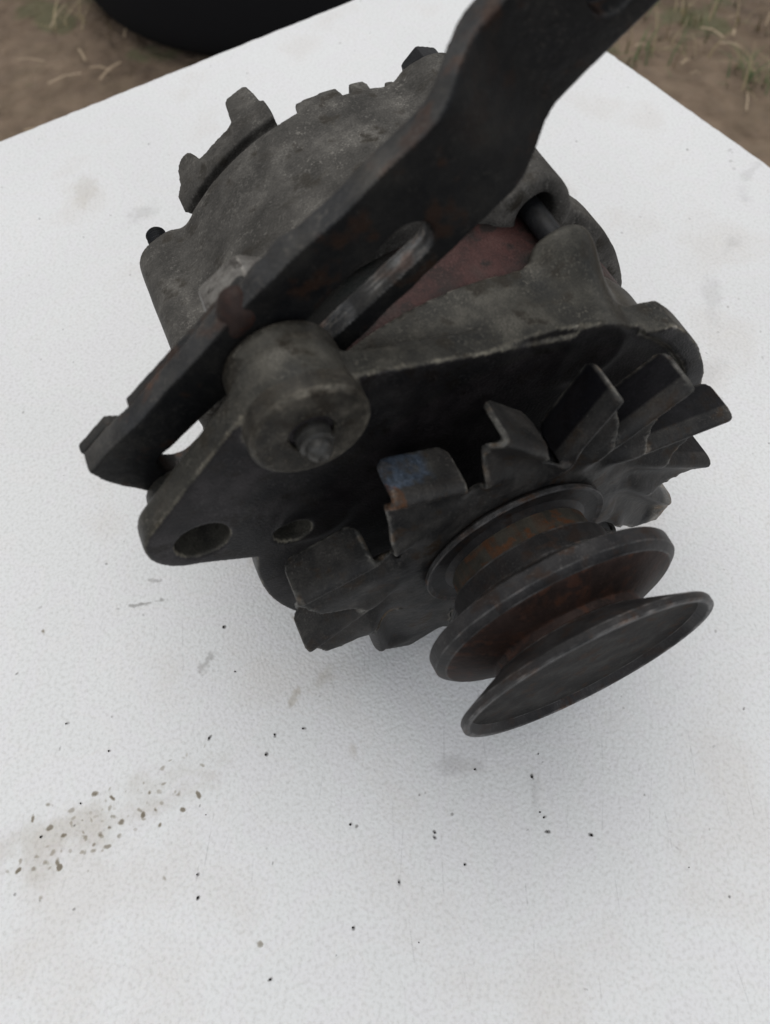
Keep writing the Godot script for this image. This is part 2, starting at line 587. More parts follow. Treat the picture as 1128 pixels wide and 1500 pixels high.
func board_texture() -> ImageTexture:
	var S := 2000
	var k := S / BOARD_SIZE.x                # texels per millimetre
	var low := 500
	var a := FastNoiseLite.new()
	a.seed = 61
	a.frequency = 0.008
	a.fractal_octaves = 5
	var b := FastNoiseLite.new()
	b.seed = 62
	b.frequency = 0.016
	b.fractal_octaves = 4
	var im := Image.create(low, low, false, Image.FORMAT_RGB8)
	for y in low:
		for x in low:
			var w := clampf(a.get_noise_2d(x, y) * 1.6, -1.0, 1.0)
			var y2 := clampf(b.get_noise_2d(x, y) * 3.0 - 0.45, 0.0, 1.0)
			var v := 0.725 + 0.022 * w
			var col := Vector3(v * 0.995, v, v * 1.004)
			col *= Vector3(1, 1, 1).lerp(Vector3(0.95, 0.935, 0.92), y2)
			im.set_pixel(x, y, Color(col.x, col.y, col.z).linear_to_srgb())
	im.resize(S, S, Image.INTERPOLATE_CUBIC)
	var r := RandomNumberGenerator.new()
	r.seed = 63
	var dn := FastNoiseLite.new()
	dn.seed = 64
	dn.frequency = 0.07
	dn.fractal_octaves = 3
	# soft stains: centre u, v, half-length, half-width, turn, strength, tone
	var brown := Color(0.52, 0.46, 0.37)
	var grey := Color(0.45, 0.44, 0.43)
	var stains := [[432, 342, 50, 13, -0.2, 0.15, brown], [440, 339, 30, 9, -0.2, 0.10, brown], [400, 351, 16, 5, -0.2, 0.14, brown],
		[378, 283, 11, 1.0, 2.75, 0.7, grey], [371, 277, 3, 1.2, 2.4, 0.5, grey], [371, 316, 5, 2.5, 0.6, 0.4, grey], [330, 290, 10, 4, 0.2, 0.25, brown], [350, 268, 8, 4, 0.9, 0.3, brown],
		[336, 322, 5, 1.4, 1.5, 0.45, brown], [340, 345, 8, 4, 0.4, 0.22, brown], [318, 398, 4, 18, 0.9, 0.2, grey], [305, 420, 14, 3, 0.9, 0.22, grey],
		[12, 250, 10, 4, 0.2, 0.3, grey], [30, 262, 12, 5, 0.9, 0.25, grey], [60, 280, 10, 5, 0.3, 0.25, grey], [285, 95, 14, 7, 0.3, 0.18, grey], [300, 60, 16, 8, 1.2, 0.16, brown],
		[345, 372, 5, 3, 1.2, 0.3, brown], [352, 345, 6, 2, 0.4, 0.3, brown], [95, 300, 20, 6, 0.8, 0.2, grey], [130, 330, 16, 6, 0.2, 0.16, grey], [120, 215, 26, 12, 0.5, 0.1, grey], [455, 420, 30, 20, 0.3, 0.08, brown], [14, 238, 2, 1.5, 0, 0.4, grey], [18, 243, 1.5, 1.5, 0, 0.4, grey], [9, 232, 2, 1, 0, 0.4, grey]]
	for s in stains: smudge(im, k, s[0], s[1], s[2], s[3], s[4], s[5] * (0.5 if s[0] < 140 else 0.75), s[6], dn)
	# brown spatter in the near corner, and small dark specks all over
	for i in SPATTER.size() / 2:
		smudge(im, k, SPATTER[2 * i], SPATTER[2 * i + 1], r.randf_range(0.8, 1.7), r.randf_range(0.6, 1.1), r.randf() * 3.1, r.randf_range(0.35, 0.8), Color(0.36, 0.32, 0.25), dn)
	for i in 60:
		smudge(im, k, 427 + r.randfn() * 18, 343 + r.randfn() * 5, r.randf_range(0.6, 1.3), r.randf_range(0.4, 0.8), r.randf() * 3.1, r.randf_range(0.15, 0.45), Color(0.42, 0.38, 0.31), dn)
	for i in SPECKS.size() / 2:
		smudge(im, k, SPECKS[2 * i], SPECKS[2 * i + 1], r.randf_range(0.7, 1.2), r.randf_range(0.5, 0.8), r.randf() * 3.1, 0.65, Color(0.27, 0.265, 0.26), dn)
	for i in 420:
		smudge(im, k, r.randf() * 600, r.randf() * 600, r.randf_range(0.4, 1.0), r.randf_range(0.3, 0.6), r.randf() * 3.1, r.randf_range(0.15, 0.6), Color(0.3, 0.29, 0.28), dn)
	for i in 160:     # faint knife lines and hairs
		var u := r.randf_range(150, 500)
		var v := r.randf_range(250, 560)
		smudge(im, k, u, v, r.randf_range(3, 12), 0.2, 0.98 + r.randfn() * 0.10, r.randf_range(0.06, 0.25), Color(0.5, 0.5, 0.5), dn)
	return ImageTexture.create_from_image(im)

const SPATTER := [453, 341, 449, 343, 442, 348, 442, 346, 435, 354, 440, 335, 437, 340, 430, 339, 443, 329, 437, 328, 432, 334, 423, 334, 419, 338, 421, 344, 420, 347, 424, 346, 427, 346, 430, 348, 427, 351, 422, 350, 413, 349, 409, 350, 410, 355, 408, 344, 401, 350, 395, 354, 402, 355, 416, 370, 414, 271, 401, 403]
const SPECKS := [410, 381, 403, 413, 407, 375, 421, 307, 413, 324, 383, 340, 364, 325, 359, 308, 355, 356, 364, 352, 370, 356, 359, 391, 338, 409, 339, 410, 336, 422, 356, 414, 375, 416, 306, 424, 306, 426, 308, 430, 315, 401, 301, 414, 297, 439, 272, 357, 428, 334, 443, 336]

func smudge(im: Image, k: float, u: float, v: float, hl: float, hw: float, turn: float, strength: float, tone: Color, dn: FastNoiseLite) -> void:
	var S := im.get_width()
	var reach := maxf(hl, hw) * 1.25 + 0.6
	var tint := Color(tone.r, tone.g, tone.b).linear_to_srgb() if false else tone
	for y in range(maxi(0, int((v - reach) * k)), mini(S - 1, int((v + reach) * k) + 1)):
		for x in range(maxi(0, int((u - reach) * k)), mini(S - 1, int((u + reach) * k) + 1)):
			var p := (Vector2(x, y) / k - Vector2(u, v)).rotated(-turn)
			var d := Vector2(p.x / hl, p.y / hw).length()
			var wob := dn.get_noise_2d(x, y) * 1.3 if hw < 3.0 else dn.get_noise_2d(x * 0.22, y * 0.22) * 0.8 + dn.get_noise_2d(x, y) * 0.25
			var t := clampf((1.0 - d) * (1.25 if hw < 3.0 else 1.1) + wob, 0.0, 1.0)
			t *= clampf((1.25 - d) * 4.0, 0.0, 1.0)
			t = t * t * (3.0 - 2.0 * t) * strength
			if t > 0.004: im.set_pixel(x, y, im.get_pixel(x, y).lerp(tint, t))

# ------------------------------------------------------------------ the alternator
const BOLT_AT := [Vector2(26.5, 62.0), Vector2(-61.5, 28.0), Vector2(-26.5, -62.0), Vector2(61.5, -28.0)]
const BOSS := Vector2(-50, 67)

func sd_front(p: Vector3) -> float:
	var q := Vector2(p.x, p.y)
	var r := q.length()
	# plate with the mounting lug, the boss and the straight upper flange
	var chord := (p.x * 0.231 + p.y - 63.6) * 0.9743
	var plate := maxf(r - 69.8, chord)
	plate = minf(plate, cap2(q, Vector2(-79.8, 34.0), Vector2(-50, 67), 12.7))
	plate = minf(plate, cap2(q, Vector2(-79.8, 34.0), Vector2(-55, 19.5), 12.2))
	plate = minf(plate, cap2(q, BOSS, Vector2(36, 46), 8.7))
	plate = minf(plate, poly2(q, PLATE_FILL))
	var d := smooth_max(plate, absf(p.z + 63.0) - 3.9, 1.1)
	if p.x > 36.0: d = minf(d, maxf(maxf(maxf(r - 69.8, 64.0 - r), chord), absf(p.z + 61.8) - 4.8))
	# bell behind the plate, with the lugs of the through bolts
	var bell := maxf(r - 64.6, absf(p.z + 70.4) - 10.1)
	for b in BOLT_AT:
		var lug := smooth_max((q - b * (0.985 - 0.15 * smoothstep(-84.0, -60.0, p.z))).length() - 8.2, absf(p.z + 72.5) - 12.5, 2.0)
		bell = smooth_min(bell, lug, 7.0)
	d = smooth_min(d, bell, 1.2)
	d = smooth_min(d, maxf((q - BOSS).length() - 12.6, absf(p.z + 64.0) - 9.0), 1.5)
	d = minf(d, maxf((q - Vector2(-79.2, 31.8)).length() - 9.6, absf(p.z + 68.5) - 7.0))
	# hollow front, air openings, holes
	d = smooth_max(d, -((q - Vector2(-79.2, 31.8)).length() - 6.7), 0.8)
	if p.z > -71.0: d = smooth_max(d, -((q - Vector2(-57.7, 21.0)).length() - 5.0), 0.8)
	# shallow cast groove inside the lug's outer edge
	var edge := absf(((q - Vector2(-79.8, 34)).dot(Vector2(-0.742, 0.670))) - 10.6)
	if p.x < -62.0: d = maxf(d, -maxf(edge - 0.7, -58.9 - p.z))
	d += wear_noise.get_noise_3dv(p * 0.55) * 0.16
	return d

# Shade painted into the oily fan side of the bracket, deepening towards the shaft.
func front_shade_wear(c: Color, p: Vector3, n: Vector3, w: float) -> Color:
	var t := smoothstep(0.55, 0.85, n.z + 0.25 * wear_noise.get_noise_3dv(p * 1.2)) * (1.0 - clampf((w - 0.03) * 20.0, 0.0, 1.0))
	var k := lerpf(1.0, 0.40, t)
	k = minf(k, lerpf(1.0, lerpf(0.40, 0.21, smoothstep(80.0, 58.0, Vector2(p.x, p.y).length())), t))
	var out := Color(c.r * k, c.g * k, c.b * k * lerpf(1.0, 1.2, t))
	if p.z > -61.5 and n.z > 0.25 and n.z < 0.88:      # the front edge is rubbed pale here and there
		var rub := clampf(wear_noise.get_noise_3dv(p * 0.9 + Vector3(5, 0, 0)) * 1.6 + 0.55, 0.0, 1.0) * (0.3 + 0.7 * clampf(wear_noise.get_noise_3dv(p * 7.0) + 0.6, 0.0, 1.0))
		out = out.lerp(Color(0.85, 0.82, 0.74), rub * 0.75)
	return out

# The red lacquer is soaked black with oil beside the clamp, and dulled in patches.
func core_film(c: Color, p: Vector3, _n: Vector3, _w: float) -> Color:
	var t := smoothstep(-6.0, -15.0, p.x + 5.0 * wear_noise.get_noise_3dv(p * 1.5)) * smoothstep(-86.5, -90.0, p.z)
	var dull := clampf(wear_noise.get_noise_3dv(p * 0.9 + Vector3(70, 0, 0)) * 1.4, 0.0, 0.5)
	var d := c.lerp(Color(c.r * 0.55, c.g * 0.95, c.b * 0.95), dull)
	return d.lerp(Color(0.05, 0.10, 0.10), t)

# The link's upper side is paler than its face; the clamp bolt has scraped the lower side of the slot bare.
func link_tone_wear(c: Color, p: Vector3, n: Vector3, _w: float) -> Color:
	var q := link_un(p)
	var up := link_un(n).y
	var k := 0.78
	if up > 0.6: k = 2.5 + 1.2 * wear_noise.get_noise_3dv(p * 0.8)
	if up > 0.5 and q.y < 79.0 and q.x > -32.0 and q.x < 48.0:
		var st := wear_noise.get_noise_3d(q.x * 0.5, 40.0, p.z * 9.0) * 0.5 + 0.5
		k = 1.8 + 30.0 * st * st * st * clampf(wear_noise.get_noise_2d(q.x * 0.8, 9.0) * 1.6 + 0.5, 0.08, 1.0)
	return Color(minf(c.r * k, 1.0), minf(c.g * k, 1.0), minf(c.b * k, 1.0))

const PLATE_FILL: PackedVector2Array = [Vector2(-79, 34), Vector2(-50, 67), Vector2(0, 60), Vector2(0, 0), Vector2(-55, 12)]

func sd_rear(p: Vector3) -> float:
	var q := Vector2(p.x, p.y)
	var r := q.length()
	var body := smooth_max(r - 66.4 - 0.012 * (p.z + 158.0), absf(p.z + 129.5) - 29.0, 2.5)
	var d := smooth_min(body, smooth_max(r - 69.8, absf(p.z + 105.2) - 5.4, 1.0), 3.0)
	for b in BOLT_AT:
		var lug := smooth_max((q - b * 1.005).length() - 8.2, maxf(p.z + 99.8, -160.0 - p.z), 2.0)
		d = smooth_min(d, lug, 9.0)
	# a hood over the bolt that shows, open to the front
	var hood := BOLT_AT[0]
	d = smooth_min(d, smooth_max((q - hood).length() - 9.2, maxf(p.z + 98.6, -122.0 - p.z), 1.0), 4.0)
	d = smooth_max(d, -maxf((q - hood).length() - 5.6, -112.0 - p.z), 1.0)
	d += wear_noise.get_noise_3dv(p * 0.4 + Vector3(9, 9, 9)) * 0.3
	return d

# The slotted link's axes: u along the bar, n across it.
func link_un(p: Vector3) -> Vector2:
	return Vector2(p.x * 0.7828 + p.y * 0.6223, -p.x * 0.6223 + p.y * 0.7828)

func sd_link(p: Vector3) -> float:
	var c := link_un(p)
	var k := smoothstep(58.0, 74.5, c.x - (98.0 - c.y) * 0.10)
	var front := -75.0 - 8.6 * k
	var wave := 0.7 * sin(c.x * 0.11 + 1.0) + 0.5 * sin(c.x * 0.31)
	var top := 99.9 - 3.2 * smoothstep(8.0, 62.0, c.x) + 0.4 * wave
	var e := Vector2(absf(c.x - 42.0) - 88.0 + 2.0, absf(c.y - (top + 69.6) * 0.5) - (top - 69.6) * 0.5 + 2.0)
	var d2 := Vector2(maxf(e.x, 0), maxf(e.y, 0)).length() + minf(maxf(e.x, e.y), 0.0) - 2.0
	d2 = maxf(d2, (-c.x + c.y * 0.30 - 46.5 - 28.0) * 0.95)      # the slightly clipped free end
	d2 = maxf(d2, -cap2(c, Vector2(-33.0, 82.6), Vector2(39.8, 79.4), 4.7))
	if p.z > front - 4.5: d2 = maxf(d2, -cap2(c, Vector2(95, 81.0), Vector2(118, 81.0), 5.2))
	var d := smooth_max(d2, absf(p.z - front + 3.1) - 3.1, 0.7)
	var q := Vector3(c.x, c.y, p.z)
	d = smooth_min(d, (q - Vector3(22.0, 96.6, -79.2)).length() - 3.2, 3.0)
	d = smooth_min(d, (q - Vector3(15.5, 97.6, -78.6)).length() - 2.8, 3.0)
	d = smooth_max(d, -((q - Vector3(12.6, 102.6, -77.4)).length() - 2.0), 1.0)
	return d * 0.88 + wear_noise.get_noise_3dv(p * 0.5 + Vector3(30, 0, 0)) * 0.22

func sd_weld(p: Vector3) -> float:
	var c := link_un(p)
	var q := Vector3(c.x, c.y, p.z)
	var d := (q - Vector3(7.5, 97.9, -78.6)).length() - 4.4
	d = smooth_min(d, (q - Vector3(4.0, 96.6, -77.6)).length() - 2.6, 3.0)
	return d + wear_noise.get_noise_3dv(p * 2.0) * 0.4

func sd_strip(p: Vector3) -> float:
	var c := link_un(p)
	var top := 98.6 + (1.2 if c.x < -34.0 else 0.0)
	var d2 := maxf(absf(c.x + 17.0) - 28.6, maxf(c.y - top, 91.5 - c.y))
	d2 = maxf(d2, -maxf(absf(c.x + 31.0) - 2.6 + (98.0 - c.y) * 0.5, 93.5 - c.y))
	return smooth_max(d2, absf(p.z + 82.9) - 1.6, 0.4) + wear_noise.get_noise_3dv(p) * 0.15

func sd_collar(p: Vector3) -> float:
	var r := Vector2(p.x, p.y).length()
	var a := rad_to_deg(atan2(p.y, p.x))
	var s := r * PI / 180.0
	var back := -170.5
	var d := maxf(absf(r - 63.9) - 1.5, maxf(p.z + 162.3, maxf(back - p.z, (absf(a - 125.5) - 17.0) * s)))
	var t1 := smooth_max(maxf(p.z + 165.0, -181.5 - p.z), (absf(a - 114.0) - 4.6 - (p.z + 172) * 0.12) * s, 2.0)
	var t2 := smooth_max(maxf(p.z + 165.0, -179.0 - p.z), (absf(a - 135.6) - 4.4 - (p.z + 172) * 0.25) * s, 3.0)
	d = smooth_min(d, maxf(absf(r - 63.9) - 1.5, t1), 1.5)
	d = smooth_min(d, maxf(absf(r - 63.9) - 1.5, t2), 1.5)
	# the neck that carries the collar
	d = minf(d, maxf(absf(r - 61.0) - 1.5, maxf(p.z + 157.5, maxf(-168.0 - p.z, (absf(a - 125.5) - 17.0) * s))))
	return d

func sd_hex(p: Vector3, at: Vector2, across: float, z0: float, z1: float, turn: float) -> float:
	var q := (Vector2(p.x, p.y) - at).rotated(turn)
	var a := Vector2(absf(q.x), absf(q.y))
	var hexd := maxf(a.y, a.x * 0.8660 + a.y * 0.5) - across
	var mid := (z0 + z1) * 0.5
	var d := maxf(hexd, absf(p.z - mid) - absf(z1 - z0) * 0.5)
	return maxf(d, (q.length() - across * 1.13 + (absf(p.z - mid) - absf(z1 - z0) * 0.5) * 1.0) * 0.72 + 0.4)

# Fan blades: bend line from a to b, then the rest of the flat arm's outline.
const BLADES := [
	[Vector2(-18, 42.2), Vector2(-36.8, 47.4), Vector2(-38.2, 45.5), Vector2(-37, 18), Vector2(-27, 20), Vector2(-17.6, 31)],
	[Vector2(3.2, 43.5), Vector2(-10, 56.3), Vector2(-13.5, 54.6), Vector2(-13.6, 38.6), Vector2(-14, 29), Vector2(4, 32)],
	[Vector2(8.5, 35.2), Vector2(18.8, 57.3), Vector2(20.4, 54.3), Vector2(24.2, 41.6), Vector2(23.3, 35.4), Vector2(18, 26), Vector2(7, 30)],
	[Vector2(23.7, 35.8), Vector2(41.3, 49.8), Vector2(43, 45.6), Vector2(36.8, 33.1), Vector2(35.6, 26), Vector2(28, 17), Vector2(19, 26)],
	[Vector2(36.4, 25.6), Vector2(64.0, 25.2), Vector2(64.3, 21.5), Vector2(47.6, 12.6), Vector2(45, 11), Vector2(33, 6), Vector2(28.5, 17)],
	[Vector2(46, 12.6), Vector2(68.1, -1.0), Vector2(68.2, -5), Vector2(63.6, -7.4), Vector2(46, -4), Vector2(33, -5), Vector2(33, 6)],
	[Vector2(46, -2.6), Vector2(61, -19.6), Vector2(61.7, -24), Vector2(60.2, -32.5), Vector2(49.7, -30.5), Vector2(38, -18), Vector2(30, -13), Vector2(33, -4)],
	[Vector2(42, -26), Vector2(47, -46), Vector2(44, -50), Vector2(36, -52), Vector2(28, -40), Vector2(20, -27), Vector2(28, -18)],
	[Vector2(22, -40), Vector2(20, -62), Vector2(16, -63), Vector2(8, -60), Vector2(6, -42), Vector2(4, -33), Vector2(16, -29)],
	[Vector2(-17, -45), Vector2(-13, -62), Vector2(-9, -64), Vector2(0, -63), Vector2(2, -46), Vector2(0, -33), Vector2(-16, -29)],
	[Vector2(-43.8, -27), Vector2(-42.2, -45.5), Vector2(-39.5, -48.8), Vector2(-30.7, -54.6), Vector2(-17.0, -47.5), Vector2(-17, -29), Vector2(-29, -18), Vector2(-42.5, -23.2)],
	[Vector2(-47, -5.5), Vector2(-64.6, -18.5), Vector2(-63.5, -22.7), Vector2(-58.6, -29.5), Vector2(-46.2, -27.5), Vector2(-43, -22), Vector2(-28, -18), Vector2(-33, -5)],
	[Vector2(-42.3, 22.0), Vector2(-63.3, 15.8), Vector2(-64.2, 10), Vector2(-58.2, 1.4), Vector2(-47.5, -4.2), Vector2(-33, -8), Vector2(-33, 6), Vector2(-36, 17)],
]
var fan_A: PackedFloat32Array      # distance to the nearest arm's outline
var fan_X: PackedFloat32Array      # distance from its bend line, towards the arm
var fan_H: PackedFloat32Array      # height of the pressed ribs
var fan_K: PackedInt32Array        # which arm
var fan_A2: PackedFloat32Array     # the same for the second nearest arm
var fan_X2: PackedFloat32Array
const FAN_LO := Vector2(-73, -70)
const FAN_CELL := 0.7
const FAN_N := 210
const FAN_Z := -43.3

func plan_fan() -> void:
	var outlines := []
	var bends := []
	for b in BLADES:
		var a: Vector2 = b[0]
		var o: Vector2 = b[1]
		var e := (o - a).normalized()
		var nrm := Vector2(-e.y, e.x)
		var mid := Vector2.ZERO
		for i in range(2, b.size()): mid += b[i]
		mid /= b.size() - 2
		if nrm.dot(mid - a) < 0: nrm = -nrm
		bends.append([a, e, nrm, (o - a).length()])
		var v := PackedVector2Array()
		v.append(a - nrm * 3.0)
		v.append(o - nrm * 3.0)
		for i in range(1, b.size()): v.append(b[i])
		v.append(a)
		outlines.append(v)
	fan_A.resize(FAN_N * FAN_N)
	fan_X.resize(FAN_N * FAN_N)
	fan_H.resize(FAN_N * FAN_N)
	fan_K.resize(FAN_N * FAN_N)
	fan_A2.resize(FAN_N * FAN_N)
	fan_X2.resize(FAN_N * FAN_N)
	for j in FAN_N:
		for i in FAN_N:
			var q := FAN_LO + Vector2(i, j) * FAN_CELL
			var r := q.length()
			var best := 1e9
			var best2 := 1e9
			var at2 := 0
			var at := 0
			var h := 0.0
			for k in BLADES.size():
				var bd: Array = bends[k]
				if q.dot((bd[0] + bd[1] * bd[3] * 0.5)) < 0.25 * r * (bd[0] as Vector2).length(): continue
				var d := poly2(q, outlines[k])
				if d < best:
					best2 = best
					at2 = at
					best = d
					at = k
				elif d < best2:
					best2 = d
					at2 = k
				var x: float = (q - bd[0]).dot(bd[2])
				var l: float = (q - bd[0]).dot(bd[1])
				if l > -17.0 and l < bd[3] + 4.0 and x > -6.0 and x < 19.0:
					var m := smoothstep(-17.0, -4.0, l) * smoothstep(27.0, 36.0, r) * (1.0 - smoothstep(bd[3] - 1.0, bd[3] + 4.0, l)) * (1.0 - smoothstep(13.0, 19.0, x))
					h += m * (2.0 * exp(-(x - 0.5) * (x - 0.5) / 7.0) - 2.0 * exp(-(x - 7.0) * (x - 7.0) / 14.0))
			var bk: Array = bends[at]
			var n := j * FAN_N + i
			fan_A[n] = best
			fan_X[n] = (q - bk[0]).dot(bk[2])
			fan_H[n] = clampf(h, -2.4, 2.3)
			fan_A2[n] = best2
			fan_X2[n] = (q - bends[at2][0]).dot(bends[at2][2])
			fan_K[n] = at

func fan_index(p: Vector3) -> int:
	var i := clampi(int(round((p.x - FAN_LO.x) / FAN_CELL)), 0, FAN_N - 1)
	var j := clampi(int(round((p.y - FAN_LO.y) / FAN_CELL)), 0, FAN_N - 1)
	return j * FAN_N + i

func bent(x: float, w: float) -> float:      # distance from the sheet's middle: flat, round the bend, straight back
	const R := 2.6
	if x >= R: return absf(w)
	if w < -R: return absf(x)
	return absf(Vector2(x - R, w + R).length() - R)

func sd_fan(p: Vector3) -> float:
	var n := fan_index(p)
	var w := p.z - FAN_Z - fan_H[n]
	var blade := maxf(bent(fan_X[n], w) - 0.85, smooth_max(fan_A[n], -54.8 - p.z, 4.5))
	if fan_A2[n] < 6.0: blade = minf(blade, maxf(bent(fan_X2[n], w) - 0.85, smooth_max(fan_A2[n], -54.8 - p.z, 4.5)))
	var r := Vector2(p.x, p.y).length()
	var disc := maxf(r - 37.0, maxf(absf(w) - 0.85, 8.0 - r))
	return smooth_min(blade, disc, 1.0) * 0.9

func make_alternator() -> void:
	var o := Node3D.new()
	o.name = "alternator"
	var s := Vector3(0.91717941, 0.0, -0.39847451)
	var t := Vector3(-0.0087824, 0.99975709, -0.02021469)
	var w := Vector3(0.39837771, 0.02204006, 0.91695661)
	var at := Vector3(0.05298059, 0.270 - 0.19664733, -0.05701397) + (s * BASE.x + t * BASE.y + w * BASE.z) * 0.001
	o.transform = Transform3D(Basis(s, t, w), at)
	add_child(o)
	tag(o, "greasy dark alternator with double pulley, bladed fan and slotted bar, on the white tabletop", "alternator")

	# castings
	var rear := put("rear_housing", net_mesh(nets(sd_rear, Vector3(-76, -74, -164), Vector3(76, 76, -94), 0.95), 0.5, 0.6), M.rear, o)
	tag(rear, "dusty grey rear housing")
	put("end_collar", net_mesh(nets(sd_collar, Vector3(-60, 34, -183), Vector3(-14, 70, -156), 0.7), 0.42, 0.5), M.rear, rear)
	for k in 3:
		var aa := [Vector2(91, 103), Vector2(83.5, 88.5), Vector2(75.5, 79)][k] as Vector2
		var zz := [-162.6, -163.0, -161.6][k] as float
		var f := func(p: Vector3) -> float:
			var r := Vector2(p.x, p.y).length()
			var a := rad_to_deg(atan2(p.y, p.x))
			return maxf(maxf(absf(r - 62.6) - 2.9, maxf(p.z + 157.0, zz - p.z + 0.0)), (absf(a - (aa.x + aa.y) * 0.5) - (aa.y - aa.x) * 0.5 + (-160.0 - p.z) * 0.15) * r * PI / 180.0)
		put("cooling_fin", net_mesh(nets(f, Vector3(-18, 56, -168), Vector3(20, 69, -155), 0.7), 0.5, 0.3), M.rear, rear)
	put("stator", turned([Vector2(-102.5, 63.3), Vector2(-101.5, 64.0), Vector2(-98.0, 64.0), Vector2(-94.5, 64.0), Vector2(-91.0, 64.0), Vector2(-90.0, 64.0), Vector2(-89.0, 64.0), Vector2(-88.0, 64.0), Vector2(-87.0, 64.0), Vector2(-86.0, 64.0), Vector2(-84.0, 64.0), Vector2(-79.5, 64.0), Vector2(-78.5, 63.3)], 256, Vector2.ZERO, 0.5, 0.0, false, core_film), M.red, o).set_meta("label", "stator core with worn dull red lacquer")
	var front := put("front_bracket", net_mesh(nets(sd_front, Vector3(-95, -73, -87), Vector3(73, 83, -52), 0.75), 0.3125, 3.4, front_shade_wear), M.front, o)
	tag(front, "oily cast front bracket, fan side darkened for shade, with mounting lug and clamp boss")
	put("clamp_boss", turned([Vector2(-73.6, 12.0), Vector2(-73.2, 12.8), Vector2(-66.0, 13.1), Vector2(-55.0, 13.3), Vector2(-54.4, 13.1), Vector2(-54.0, 12.6), Vector2(-53.9, 12.0), Vector2(-53.8, 5.4), Vector2(-54.3, 5.0), Vector2(-57.5, 5.0), Vector2(-57.6, 3.0)], 96, BOSS + Vector2(0.1, -0.4), 0.42, 0.5), M.boss, front)

	# through bolts
	for i in 4:
		var c: Vector2 = BOLT_AT[i]
		var b := put("through_bolt", turned([Vector2(-160.0, 3.1), Vector2(-84.0, 3.1)], 24, c), M.black, o)
		if i == 0:
			put("bolt_head", net_mesh(nets(sd_hex.bind(c, 5.6, -167.5, -160.4, 0.3), Vector3(c.x - 9, c.y - 9, -169), Vector3(c.x + 9, c.y + 9, -159), 0.5), 0.5, 0.6), M.black, b)
		else:
			var th := []
			for k in 13: th.append(Vector2(-172.0 + k, 2.5 if k % 2 == 0 else 3.2))
			th.push_front(Vector2(-172.6, 0.0))
			put("thread", turned(th, 24, c), M.black, b)

	# clamp bolt through boss and slotted link
	var cb := put("clamp_bolt", turned([Vector2(-99.5, 0.01), Vector2(-99.5, 4.4), Vector2(-98.9, 4.8), Vector2(-53.4, 3.9), Vector2(-53.0, 3.8), Vector2(-51.6, 3.7), Vector2(-51.3, 3.3), Vector2(-51.1, 2.9), Vector2(-49.8, 2.8), Vector2(-49.2, 2.5), Vector2(-48.2, 1.6), Vector2(-48.0, 1.2), Vector2(-48.4, 0.01)], 64, Vector2(-49.8, 65.5), 0.65, 0.5), M.stud, o)
	cb.set_meta("label", "bare stepped tip of the clamp bolt")
	put("nut", net_mesh(nets(sd_hex.bind(BOSS, 10.2, -96.5, -88.5, 0.5), Vector3(-66, 51, -99), Vector3(-34, 83, -85), 0.5), 0.5, 0.9), M.bright, cb)
	put("spacer", turned([Vector2(-87.5, 8.8), Vector2(-87.0, 9.2), Vector2(-81.6, 9.2), Vector2(-81.0, 8.8)], 48, BOSS, 0.3), M.front, cb)

	# slotted link
	var link := put("slotted_link", net_mesh(nets(sd_link, Vector3(-103, 32, -92), Vector3(50, 172, -72), 0.65), 0.167, 1.0, link_tone_wear), M.link, o)
	tag(link, "long slotted adjusting bar with an offset bend")
	put("weld_bead", net_mesh(nets(sd_weld, Vector3(-60, 72, -90), Vector3(-28, 106, -70), 0.7), 0.5, 0.3), M.weld, link)
	put("backing_strip", net_mesh(nets(sd_strip, Vector3(-100, 38, -89), Vector3(-46, 90, -81), 0.6), 0.3, 1.2), M.link, link)

	make_fan(o)
	make_pulley(o)

